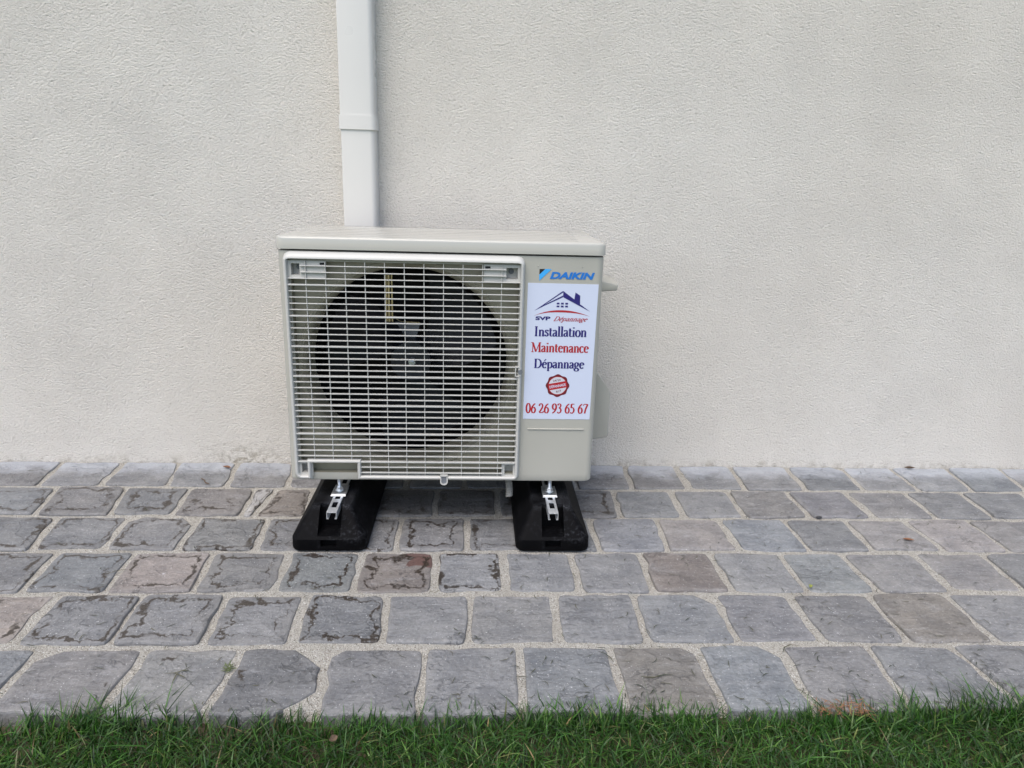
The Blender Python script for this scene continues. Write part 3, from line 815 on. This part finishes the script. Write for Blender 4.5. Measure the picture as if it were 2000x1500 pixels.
def roman(name, text, fit, mat, parent, y, thick=.175, thin=.066, shear=0.0):
    x = 0; V = []; Fs = []; k = 0
    for ch in text:
        adv, strokes = GL[ch]
        for stv in strokes:
            mode = None; pts = stv
            if isinstance(stv[-1], str): mode, pts = stv[-1], stv[:-1]
            P2 = [Vector((q[0], q[1])) for q in pts]; n = len(P2); base = len(V)
            closed = (P2[0]-P2[-1]).length < 1e-6
            for i in range(n):
                if closed: d = P2[(i+1) % (n-1)] - P2[(i-1) % (n-1)]
                else: d = P2[min(n-1, i+1)] - P2[max(0, i-1)]
                d = d.normalized(); w_ = thin + (thick-thin)*abs(d.y)**1.3
                if mode == 't': w_ = thin*1.15
                if mode == 'b': w_ = max(w_, .085)
                if mode == 'a': w_ = .085
                if len(pts) == 2 and abs(d.y) > .99 and n == 2 and mode is None: w_ = thick
                nn = Vector((-d.y, d.x))*w_*.5
                for s_ in (1, -1):
                    q = P2[i]+nn*s_
                    V.append((x+q.x+shear*q.y, q.y, k))
            for i in range(n-1):
                a = base+2*i; Fs.append((a, a+1, a+3, a+2))
            k += 1
        x += adv
    V = np.array(V)
    x0, x1, z0, z1 = fit            # z0..z1 is the baseline-to-cap height
    mn, mx = V[:, 0].min(), V[:, 0].max()
    o = np.stack([x0+(V[:, 0]-mn)/(mx-mn)*(x1-x0)-OX, y-YF-(V[:, 2] % 9)*.000022, z0+V[:, 1]*(z1-z0)-OZ], 1)
    ob = link_mesh(name, o, Fs, mat, parent)
    return ob

# maker's emblem on the panel (painted directly on the steel)
emb = flat_poly('brand_emblem', [(.1488, .6383), (.1622, .6380), (.1361, .6127), (.1359, .6258)], M_CYAN, unit, YF-.0008)
flat_poly('emblem_corner', [(.1361, .6381), (.1481, .6383), (.1360, .6263)], M_BLACKP, emb, YF-.0008)
sans('lettering', 'DAIKIN', (.1590, .2570, .6172, .6324), M_BLUE, emb, YF-.0008, shear=.24, bold=.048)

# white paper sticker
stk = None
bm = bmesh.new()
q = [(.1105, .2958), (.2640, .2958), (.2668, .6070), (.1118, .6076)]
A = [bm.verts.new((x, YF-.0006, z)) for x, z in q]; B = [bm.verts.new((x, YF+.0001, z)) for x, z in q]
bm.faces.new(A); bm.faces.new(B[::-1])
for i in range(4): bm.faces.new((A[i], A[(i+1) % 4], B[(i+1) % 4], B[i]))
stk = U('sticker', bm, M_STICK, sm=None)
YP = YF-.0009
flat_poly('house_emblem', [(.1275, .5465), (.1892, .5914), (.1894, .5881), (.1509, .5613), (.1518, .5592)], M_NAVY, stk, YP)
flat_poly('house_emblem', [(.1512, .5611), (.1897, .5815), (.1899, .5777), (.1520, .5593)], M_NAVY, stk, YP-.00003)
flat_poly('house_emblem', [(.1895, .5914), (.2149, .5732), (.2166, .5886), (.2274, .5819), (.2279, .5631), (.2513, .5465), (.1902, .5777)], M_NAVY, stk, YP-.00006)
def qcurve(pts, n=24):
    t_ = np.linspace(0, 1, len(pts)); xs_ = [p[0] for p in pts]; zs_ = [p[1] for p in pts]
    cx = np.polyfit(t_, xs_, 3); cz = np.polyfit(t_, zs_, 4); u = np.linspace(0, 1, n)
    return list(zip(np.polyval(cx, u), np.polyval(cz, u)))
up_ = qcurve([(.1262, .535), (.1581, .5459), (.1879, .5488), (.2197, .5455), (.2519, .5351)])
dn_ = qcurve([(.2519, .5351), (.2198, .5424), (.1881, .5441), (.1582, .5429), (.1262, .535)])
V = []; Fs = []
for i in range(24): V += [(up_[i][0]-OX, YP-YF, up_[i][1]-OZ), (dn_[23-i][0]-OX, YP-YF, dn_[23-i][1]-OZ)]
for i in range(23): Fs.append((2*i, 2*i+1, 2*i+3, 2*i+2))
link_mesh('red_arc', V, Fs, M_RED, stk)
V = []; Fs = []
for a in range(3):
    for b in range(2):
        x = .1766+a*.0094; z = .5552+b*.0064
        k = len(V); V += [(x-OX, YP-YF, z-OZ), (x+.0060-OX, YP-YF, z-OZ), (x+.0060-OX, YP-YF, z+.0039-OZ), (x-OX, YP-YF, z+.0039-OZ)]; Fs.append((k, k+1, k+2, k+3))
link_mesh('emblem_window', V, Fs, M_NAVY, stk)
sans('lettering', 'SVP', (.1310, .1640, .5258, .5344), M_NAVY, stk, YP, bold=.045)
roman('lettering', 'Dépannage', (.1703, .2467, .5245, .5345), M_RED, stk, YP, thick=.13, thin=.085, shear=.42)
roman('lettering', 'Installation', (.1306, .2458, .4897, .5118), M_NAVY, stk, YP)
roman('lettering', 'Maintenance', (.1236, .2534, .4536, .4755), M_RED, stk, YP)
roman('lettering', 'Dépannage', (.1322, .2454, .4167, .4378), M_NAVY, stk, YP)
roman('lettering', '06 26 93 65 67', (.1157, .2596, .3103, .3345), M_RED, stk, YP)
# round seal
sc = (.1866, .3759)
pts = []
for i in range(96):
    a = 2*math.pi*i/96; r = .0258 + .0013*math.cos(8*a)
    pts.append((sc[0]+r*math.cos(a), sc[1]+r*math.sin(a)))
seal = flat_poly('round_seal', pts, M_MAROON, stk, YP)
def disc(name, r, mat, y): return flat_poly(name, [(sc[0]+r*math.cos(2*math.pi*i/48), sc[1]+r*math.sin(2*math.pi*i/48)) for i in range(48)], mat, stk, y)
disc('seal_ring', .0215, M_RED, YP-.00004); disc('seal_face', .0203, M_GREYP, YP-.00008)
ang = math.radians(11)
def rp(u, v): return (sc[0]+u*math.cos(ang)-v*math.sin(ang), sc[1]+u*math.sin(ang)+v*math.cos(ang))
flat_poly('seal_band', [rp(-.0208, -.0076), rp(.0208, -.0076), rp(.0208, .0076), rp(-.0208, .0076)], M_RED, stk, YP-.00012)
def slet(t, u0, u1, v0, v1, mat, bold):
    L = (u1-u0); a = rp(u0, v0)
    sans('lettering', t, (a[0], a[0]+L, a[1], a[1]+v1-v0), mat, stk, YP-.00017, bold=bold, rot=ang)
slet('DÉPANNAGE', -.0185, .0185, -.0036, .0042, M_STICK, .018)
slet('24/24', -.0085, .0090, .0100, .0150, M_MAROON, .012)
slet('6/7', -.0055, .0065, -.0160, -.0108, M_MAROON, .012)

# ------------------------------------------------------------------ rubber feet
def rubber_mesh():
    hw, y0, y1 = .0850, -.211, .200
    bm = bmesh.new(); lps = []
    for ins, iy, z, r in ((.002, .002, 0, .020), (0, 0, .004, .022), (0.0005, .0005, .028, .022), (.004, .005, .034, .020), (.036, .044, .083, .010), (.040, .050, .0895, .008), (.044, .054, .0905, .006)):
        lps.append([bm.verts.new((x, y, z)) for x, y in rrect(-hw+ins, hw-ins, y0+iy, y1-iy, r, 5)])
    n = len(lps[0])
    for A, B in zip(lps, lps[1:]):
        for i in range(n): bm.faces.new((A[i], A[(i+1) % n], B[(i+1) % n], B[i]))
    bm.faces.new(lps[0][::-1]); bm.faces.new(lps[-1])
    bmesh.ops.recalc_face_normals(bm, faces=bm.faces)
    me = bpy.data.meshes.new('block'); bm.to_mesh(me); bm.free()
    ob = bpy.data.objects.new('block', me); C.objects.link(ob)
    cuts = []
    bm = bmesh.new()
    for s in (-1, 1):
        bm_box(bm, -.0255, .0255, min(s*.152, s*.27), max(s*.152, s*.27), .034, .12)
        bm_box(bm, -.0180, .0180, min(s*.198, s*.27), max(s*.198, s*.27), .010, .027)
    m2 = bpy.data.meshes.new('cut'); bm.to_mesh(m2); bm.free()
    co_ = bpy.data.objects.new('cut', m2); C.objects.link(co_)
    md = ob.modifiers.new('b', 'BOOLEAN'); md.operation = 'DIFFERENCE'; md.object = co_; md.solver = 'EXACT'
    dg = bpy.context.evaluated_depsgraph_get(); dg.update()
    out = bpy.data.meshes.new_from_object(ob.evaluated_get(dg), depsgraph=dg)
    bpy.data.objects.remove(ob); bpy.data.objects.remove(co_)
    out.name = 'block'; out.materials.clear(); out.materials.append(M_RUBBER)
    for p in out.polygons: p.use_smooth = True
    out.set_sharp_from_angle(angle=math.radians(32))
    return out
RB = rubber_mesh()
# C rail: open below, lips turned in, slots along the top
def rail_mesh():
    bm = bmesh.new(); h, w_, t = .0165, .0112, .0014
    y0, y1 = -.208, .200; zt = .0945
    slots = []
    y = y0+.026
    while y < y1-.03: slots.append((y, y+.030)); y += .044
    cuts_ = [y0] + [v for s in slots for v in s] + [y1]
    sw = .0058
    # top skin with slots
    for a, b in zip(cuts_, cuts_[1:]):
        isl = (a, b) in slots
        xs_ = [(-w_, -sw), (sw, w_)] if isl else [(-w_, -sw), (-sw, sw), (sw, w_)]
        for x0, x1 in xs_:
            for z in (zt, zt-t):
                bm.faces.new([bm.verts.new(q) for q in ((x0, a, z), (x1, a, z), (x1, b, z), (x0, b, z))])
        if isl:
            for x in (-sw, sw): bm.faces.new([bm.verts.new(q) for q in ((x, a, zt), (x, b, zt), (x, b, zt-t), (x, a, zt-t))])
            for yy in (a, b): bm.faces.new([bm.verts.new(q) for q in ((-sw, yy, zt), (sw, yy, zt), (sw, yy, zt-t), (-sw, yy, zt-t))])
    for yy in (y0, y1): bm.faces.new([bm.verts.new(q) for q in ((-w_, yy, zt), (w_, yy, zt), (w_, yy, zt-t), (-w_, yy, zt-t))])
    bmesh.ops.remove_doubles(bm, verts=bm.verts, dist=1e-6)
    for s in (-1, 1):
        bm_box(bm, min(s*(w_-t), s*w_), max(s*(w_-t), s*w_), y0, y1, zt-h, zt-.00002)
        bm_box(bm, min(s*(w_-.0045), s*(w_-t)), max(s*(w_-.0045), s*(w_-t)), y0, y1, zt-h, zt-h+t)
    me = bpy.data.meshes.new('rail'); bmesh.ops.recalc_face_normals(bm, faces=bm.faces); bm.to_mesh(me); bm.free(); me.materials.append(M_ALU); return me
RL = rail_mesh()
def bolt_meshes():
    bm = bmesh.new(); bm_cyl(bm, (0, 0, .094), (0, 0, .1400), .0040, .0040, 16)
    for k in range(14):
        z = .108+.0022*k; bm_cyl(bm, (0, 0, z), (0, 0, z+.0011), .0046, .0040, 16)
    bmesh.ops.recalc_face_normals(bm, faces=bm.faces)
    b = bpy.data.meshes.new('bolt'); bm.to_mesh(b); bm.free(); b.materials.append(M_ZINC)
    bm = bmesh.new(); bm_cyl(bm, (0, 0, .1040), (0, 0, .1105), .0085, .0085, 6); bm_cyl(bm, (0, 0, .1022), (0, 0, .1040), .0105, .0100, 28)
    bm_cyl(bm, (0, 0, .1105), (0, 0, .1122), .0065, .0055, 6)
    bmesh.ops.recalc_face_normals(bm, faces=bm.faces)
    c = bpy.data.meshes.new('nut'); bm.to_mesh(c); bm.free(); c.materials.append(M_ZINC)
    bm = bmesh.new(); bm_box(bm, -.0175, .0175, -.0265, .020, .0950, .0978, .0007, 1)
    d = bpy.data.meshes.new('washer_plate'); bm.to_mesh(d); bm.free(); d.materials.append(M_ZINC)
    return b, c, d
BT, NU, WP = bolt_meshes()
def foot(x, label, rx):
    o = empty('rubber_foot', (x, -.3105, .003), label, 'rubber foot', 'rubber feet under the outdoor unit')
    link_data('block', RB, o)
    link_data('rail', RL, o, (rx-x, 0, 0))
    link_data('washer_plate', WP, o, (rx-x, YF+.027+.3105, 0))
    link_data('bolt', BT, o, (rx-x, YF+.024+.3105, 0)); link_data('nut', NU, o, (rx-x, YF+.024+.3105, 0))
    return o
foot(-.3255, 'black rubber block with metal rail under the fan grille end of the unit', -.3165)
foot(.1835, 'black rubber block with metal rail under the stickered end beside the drain hose', .1815)

# ------------------------------------------------------------------ drain hose (corrugated)
bm = bmesh.new()
rg = []; c0 = Vector((.0770, YF+.055, .1450)); c1 = Vector((.0845, YF+.030, .0870))
nr = 44
for k in range(nr+1):
    t_ = k/nr; c_ = c0.lerp(c1, t_); c_.x += .004*math.sin(t_*3); r = .0078 + (.0013 if (k % 4) in (1, 2) else 0)
    d = (c1-c0).normalized(); a = d.orthogonal().normalized(); b = d.cross(a)
    rg.append([bm.verts.new(c_+a*math.cos(2*math.pi*i/18)*r+b*math.sin(2*math.pi*i/18)*r) for i in range(18)])
for A, B in zip(rg, rg[1:]):
    for i in range(18): bm.faces.new((A[i], A[(i+1) % 18], B[(i+1) % 18], B[i]))
bmesh.ops.solidify(bm, geom=bm.faces[:], thickness=.001)
hose = link_bm('drain_hose', bm, M_HOSE, None, 50)
tag(hose, 'short grey corrugated drain hose hanging under the unit beside the right rubber foot', 'hose')

# ------------------------------------------------------------------ lawn
rs = np.random.RandomState(11)
def blades(n, xr, yfun, hmean, hsd, wmean, lean, tones, base_z=-.018, dirbias=None):
    x = rs.uniform(xr[0], xr[1], n); y = yfun(x, n)
    h = np.clip(rs.normal(hmean, hsd, n), .010, .12)
    w_ = np.clip(rs.normal(wmean, wmean*.25, n), .0007, .004)
    az = rs.uniform(0, 2*np.pi, n)
    ln = np.abs(rs.normal(lean, lean*.55, n))
    if dirbias is not None:
        az = rs.normal(dirbias, .8, n)
    fx, fy = rs.uniform(0, 2*np.pi, n), None
    dx, dy = np.cos(az), np.sin(az)
    px, py = -np.sin(fx), np.cos(fx)
    lev = np.array([0, .38, .72, 1.0]); wd = np.array([.8, 1.0, .72, .0])
    Vv = np.zeros((n, 7, 3))
    for k in range(3):
        bend = ln*lev[k]**1.8*h; zz_ = h*lev[k]*(1-.25*np.minimum(ln, 1.3)*lev[k])
        for s, col in ((-1, 0), (1, 1)):
            Vv[:, 2*k+col, 0] = x+dx*bend+px*w_*.5*wd[k]*s
            Vv[:, 2*k+col, 1] = y+dy*bend+py*w_*.5*wd[k]*s
            Vv[:, 2*k+col, 2] = base_z+zz_
    bend = ln*h; Vv[:, 6, 0] = x+dx*bend; Vv[:, 6, 1] = y+dy*bend; Vv[:, 6, 2] = base_z+h*(1-.25*np.minimum(ln, 1.3))
    t_ = rs.uniform(0, 1, n)
    T = np.array(tones); idx = rs.choice(len(T), n, p=np.array([t[3] for t in tones])/sum(t[3] for t in tones))
    patch = .5+.5*np.sin(x*7.3+1.7*np.sin(y*11))*np.sin(y*9.1+x*3)
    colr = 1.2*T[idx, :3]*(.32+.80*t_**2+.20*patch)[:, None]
    return Vv, colr
TONES = [(.034, .100, .016, 5), (.055, .145, .024, 4), (.020, .064, .012, 4.5), (.100, .190, .040, 2.0), (.20, .22, .08, .4), (.24, .18, .09, .14)]
def edge_y(x):
    return PAVE_FRONT-.004 + .006*np.sin(x*9) + .004*np.sin(x*23+1)
sets = []
sets.append(blades(95000, (-1.5, 1.75), lambda x, n: edge_y(x) - np.where((x < -.22) | ((x > -.08) & (x < .02)), .017, .006) - .47*rs.uniform(0, 1, n), .0235, .007, .0020, 1.0, TONES))
sets.append(blades(26000, (-2.6, 2.6), lambda x, n: rs.uniform(-2.7, -1.50, n), .034, .008, .0030, .75, TONES))
sets.append(blades(8000, (-3.2, -1.5), lambda x, n: edge_y(x)-.012-.5*rs.uniform(0, 1, n), .034, .008, .0026, .75, TONES))
sets.append(blades(8000, (1.75, 3.2), lambda x, n: edge_y(x)-.012-.5*rs.uniform(0, 1, n), .034, .008, .0026, .75, TONES))
# the sparse taller fringe that leans over the stones
def fringe(xc, wdt, n, h, hs, ln, b):
    return blades(n, (xc-wdt, xc+wdt), lambda x, m: edge_y(x)+rs.normal(-.012, .008, m), h, hs, .0022, ln, TONES, dirbias=b)
for xc, wdt, n, h, ln in ((-.80, .05, 50, .036, .6), (-.64, .05, 100, .040, .7), (-.58, .05, 110, .050, 1.0), (-.50, .05, 40, .048, 1.1), (-.28, .05, 40, .034, .6), (-.13, .05, 60, .036, .6), (-.02, .04, 40, .038, .7),
                         (.14, .06, 120, .042, .7), (.22, .05, 90, .042, .7), (.34, .05, 110, .044, .7), (.47, .05, 60, .038, .7), (.56, .03, 40, .040, .6), (.66, .07, 130, .045, .9), (.76, .05, 120, .046, .8), (.86, .05, 170, .050, .9), (.96, .07, 130, .046, .8), (1.1, .1, 150, .045, .8), (-1.0, .12, 140, .042, .8)):
    sets.append(fringe(xc, wdt, n, h*.82, h*.18, ln, math.pi/2))
sets.append(fringe(0, 1.5, 1500, .028, .008, .7, math.pi/2))
Vv = np.concatenate([s[0] for s in sets]); Cc = np.concatenate([s[1] for s in sets])
n = len(Vv)
me = bpy.data.meshes.new('grass')
me.vertices.add(n*7); me.vertices.foreach_set('co', Vv.astype('f').ravel())
li = np.array([0, 1, 3, 2, 2, 3, 5, 4, 4, 5, 6]); loops_ = (np.arange(n)[:, None]*7+li[None, :]).ravel().astype('i')
me.loops.add(len(loops_)); me.loops.foreach_set('vertex_index', loops_)
st_ = (np.arange(n)[:, None]*11+np.array([0, 4, 8])[None, :]).ravel().astype('i')
me.polygons.add(n*3); me.polygons.foreach_set('loop_start', st_)
try: me.polygons.foreach_set('loop_total', np.tile([4, 4, 3], n).astype('i'))
except Exception: pass
me.update(calc_edges=True); me.validate()
at = me.attributes.new('tone', 'FLOAT_COLOR', 'POINT')
c4 = np.ones((n, 7, 4), 'f'); c4[:, :, :3] = Cc[:, None, :]
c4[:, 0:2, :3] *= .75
at.data.foreach_set('color', c4.ravel())
me.materials.append(M_GRASS)
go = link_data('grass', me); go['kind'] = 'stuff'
tag(go, 'short green lawn grass along the front edge of the paving', 'grass')

# ------------------------------------------------------------------ grass clippings lying on the stones
V = []; Fs = []
rc = random.Random(5)
def clip(x, y, L, a, w_, z=.0046):
    k = len(V); c = rc.uniform(-.5, .5)
    P3 = []
    for i in range(4):
        t_ = i/3
        ang_ = a+c*(t_-.5)*1.8
        P3.append((x+math.cos(ang_)*L*(t_-.5), y+math.sin(ang_)*L*(t_-.5), z+.0008*math.sin(t_*math.pi)+rc.uniform(0, .0006)))
    for i in range(4):
        ww = w_*(1 if 0 < i < 3 else .35)
        nx_, ny_ = -math.sin(a)*ww/2, math.cos(a)*ww/2
        V.append((P3[i][0]+nx_, P3[i][1]+ny_, P3[i][2])); V.append((P3[i][0]-nx_, P3[i][1]-ny_, P3[i][2]))
    for i in range(3): Fs.append((k+2*i, k+2*i+1, k+2*i+3, k+2*i+2))
for i in range(760):
    y = -1.03 + 1.0*rc.random()**1.9
    x = rc.uniform(-1.3, 1.6)
    if rc.random() < .45: x = rc.uniform(.1, 1.3)
    if y > -.52 and -.42 < x < .28: continue
    clip(x, y, rc.uniform(.006, .022), rc.uniform(0, math.pi), rc.uniform(.0011, .0019))
for x, y, L, a in ((-.495, -.938, .045, .5), (-.492, -.946, .032, -.5), (-.497, -.952, .028, 1.6), (-.488, -.934, .03, .1), (.585, -.875, .05, .45), (.245, -.90, .04, 2.2), (.33, -.955, .04, .2), (.31, -.96, .035, .0), (-.75, -.61, .04, .5)):
    clip(x, y, L, a, .0022)
cm = NT('cut_grass_dark'); cm.set(Base_Color=cm.mix(cm.ramp(cm.noise(cm.pos(), 30, 2), .4, .6), (.022, .030, .016), (.075, .072, .042)), Roughness=.7)
cl_ = link_mesh('grass_clippings', V, Fs, cm.m); cl_['kind'] = 'stuff'
tag(cl_, 'dark mown grass clippings scattered over the grey paving stones', 'clippings')

# dry straw tuft where the lawn meets the stones
V = []; Fs = []
for i in range(90):
    x = rc.choice((rc.gauss(.590, .014), rc.gauss(.636, .010))); y = rc.gauss(-1.043, .009)
    clip(x, y, rc.uniform(.010, .026), rc.uniform(0, math.pi), .0012, z=rc.uniform(.0, .014))
ds = link_mesh('dry_grass', V, Fs, plain('straw_orange', (.22, .105, .05), .8, wear=.3, scale=150)); ds['kind'] = 'stuff'
tag(ds, 'small tuft of dry orange grass at the edge of the paving', 'dry grass')

# ------------------------------------------------------------------ leaves, twig, pebble, weed
def leaf(x, y, L, W, ang_, mat, label, z=.0055, curl=.006, name='fallen_leaf', tilt=0.0):
    bm = bmesh.new(); G = []
    for i in range(9):
        t_ = i/8; wv = W*.5*math.sin(math.pi*min(1, t_*.95+.03))**.8
        rr = []
        for s in (-1, -.5, 0, .5, 1):
            rr.append(bm.verts.new(((t_-.5)*L, wv*s, curl*(abs(s)**1.5)*math.sin(math.pi*t_) + curl*.6*(t_-.5)**2*4)))
        G.append(rr)
    for i in range(8):
        for j in range(4): bm.faces.new((G[i][j], G[i+1][j], G[i+1][j+1], G[i][j+1]))
    o = link_bm(name, bm, mat, None, 60, (x, y, z)); o.rotation_euler = (tilt, 0, ang_)
    tag(o, label, 'leaf'); return o
leaf(1.056, -.468, .026, .010, -.25, M_LEAFB, 'small orange brown leaf lying in the middle of a pinkish stone', curl=.004)
leaf(-.706, -.049, .028, .010, -.35, M_LEAFB, 'curled brown leaf near the wall left of the unit', curl=.005)
leaf(1.325, -.016, .034, .009, -.05, M_TWIG, 'thin dark brown leaf against the foot of the wall on the right')
leaf(.721, -.674, .014, .008, .9, M_LEAFY, 'tiny yellow green leaf lying in a sand joint', z=.003)
leaf(-.206, -1.100, .014, .010, .7, M_TWIG, 'brown dry leaf caught among the lawn grass', z=.010, curl=.004, tilt=.5)
bm = bmesh.new()
tw = [(-.748, -.128, .006), (-.737, -.140, .008), (-.728, -.156, .0065), (-.716, -.163, .006)]
for a, b in zip(tw, tw[1:]): bm_cyl(bm, a, b, .0016, .0012, 8)
tag(link_bm('twig', bm, M_TWIG, None, 60), 'short crooked brown twig on the stone left of the unit', 'twig')
bm = bmesh.new(); bmesh.ops.create_icosphere(bm, subdivisions=2, radius=.006)
bmesh.ops.scale(bm, vec=(1.4, .8, .55), verts=bm.verts)
for v in bm.verts: v.co *= rc.uniform(.9, 1.1)
tag(link_bm('pebble', bm, plain('dark_pebble', (.03, .03, .033), .6), None, 60, (.893, -.341, .003)), 'small black pebble lying on the joint between two rows of stones', 'pebble')
V = []; Fs = []
for i in range(16): clip(-.417+rc.gauss(0, .004), -.926+rc.gauss(0, .004), rc.uniform(.010, .02), rc.uniform(0, math.pi), .0018, z=rc.uniform(.001, .010))
wd_ = link_mesh('weed', V, Fs, plain('weed_green', (.10, .13, .045), .7, wear=.2))
tag(wd_, 'tiny green weed sprouting from the joint beside a cut corner stone', 'weed')
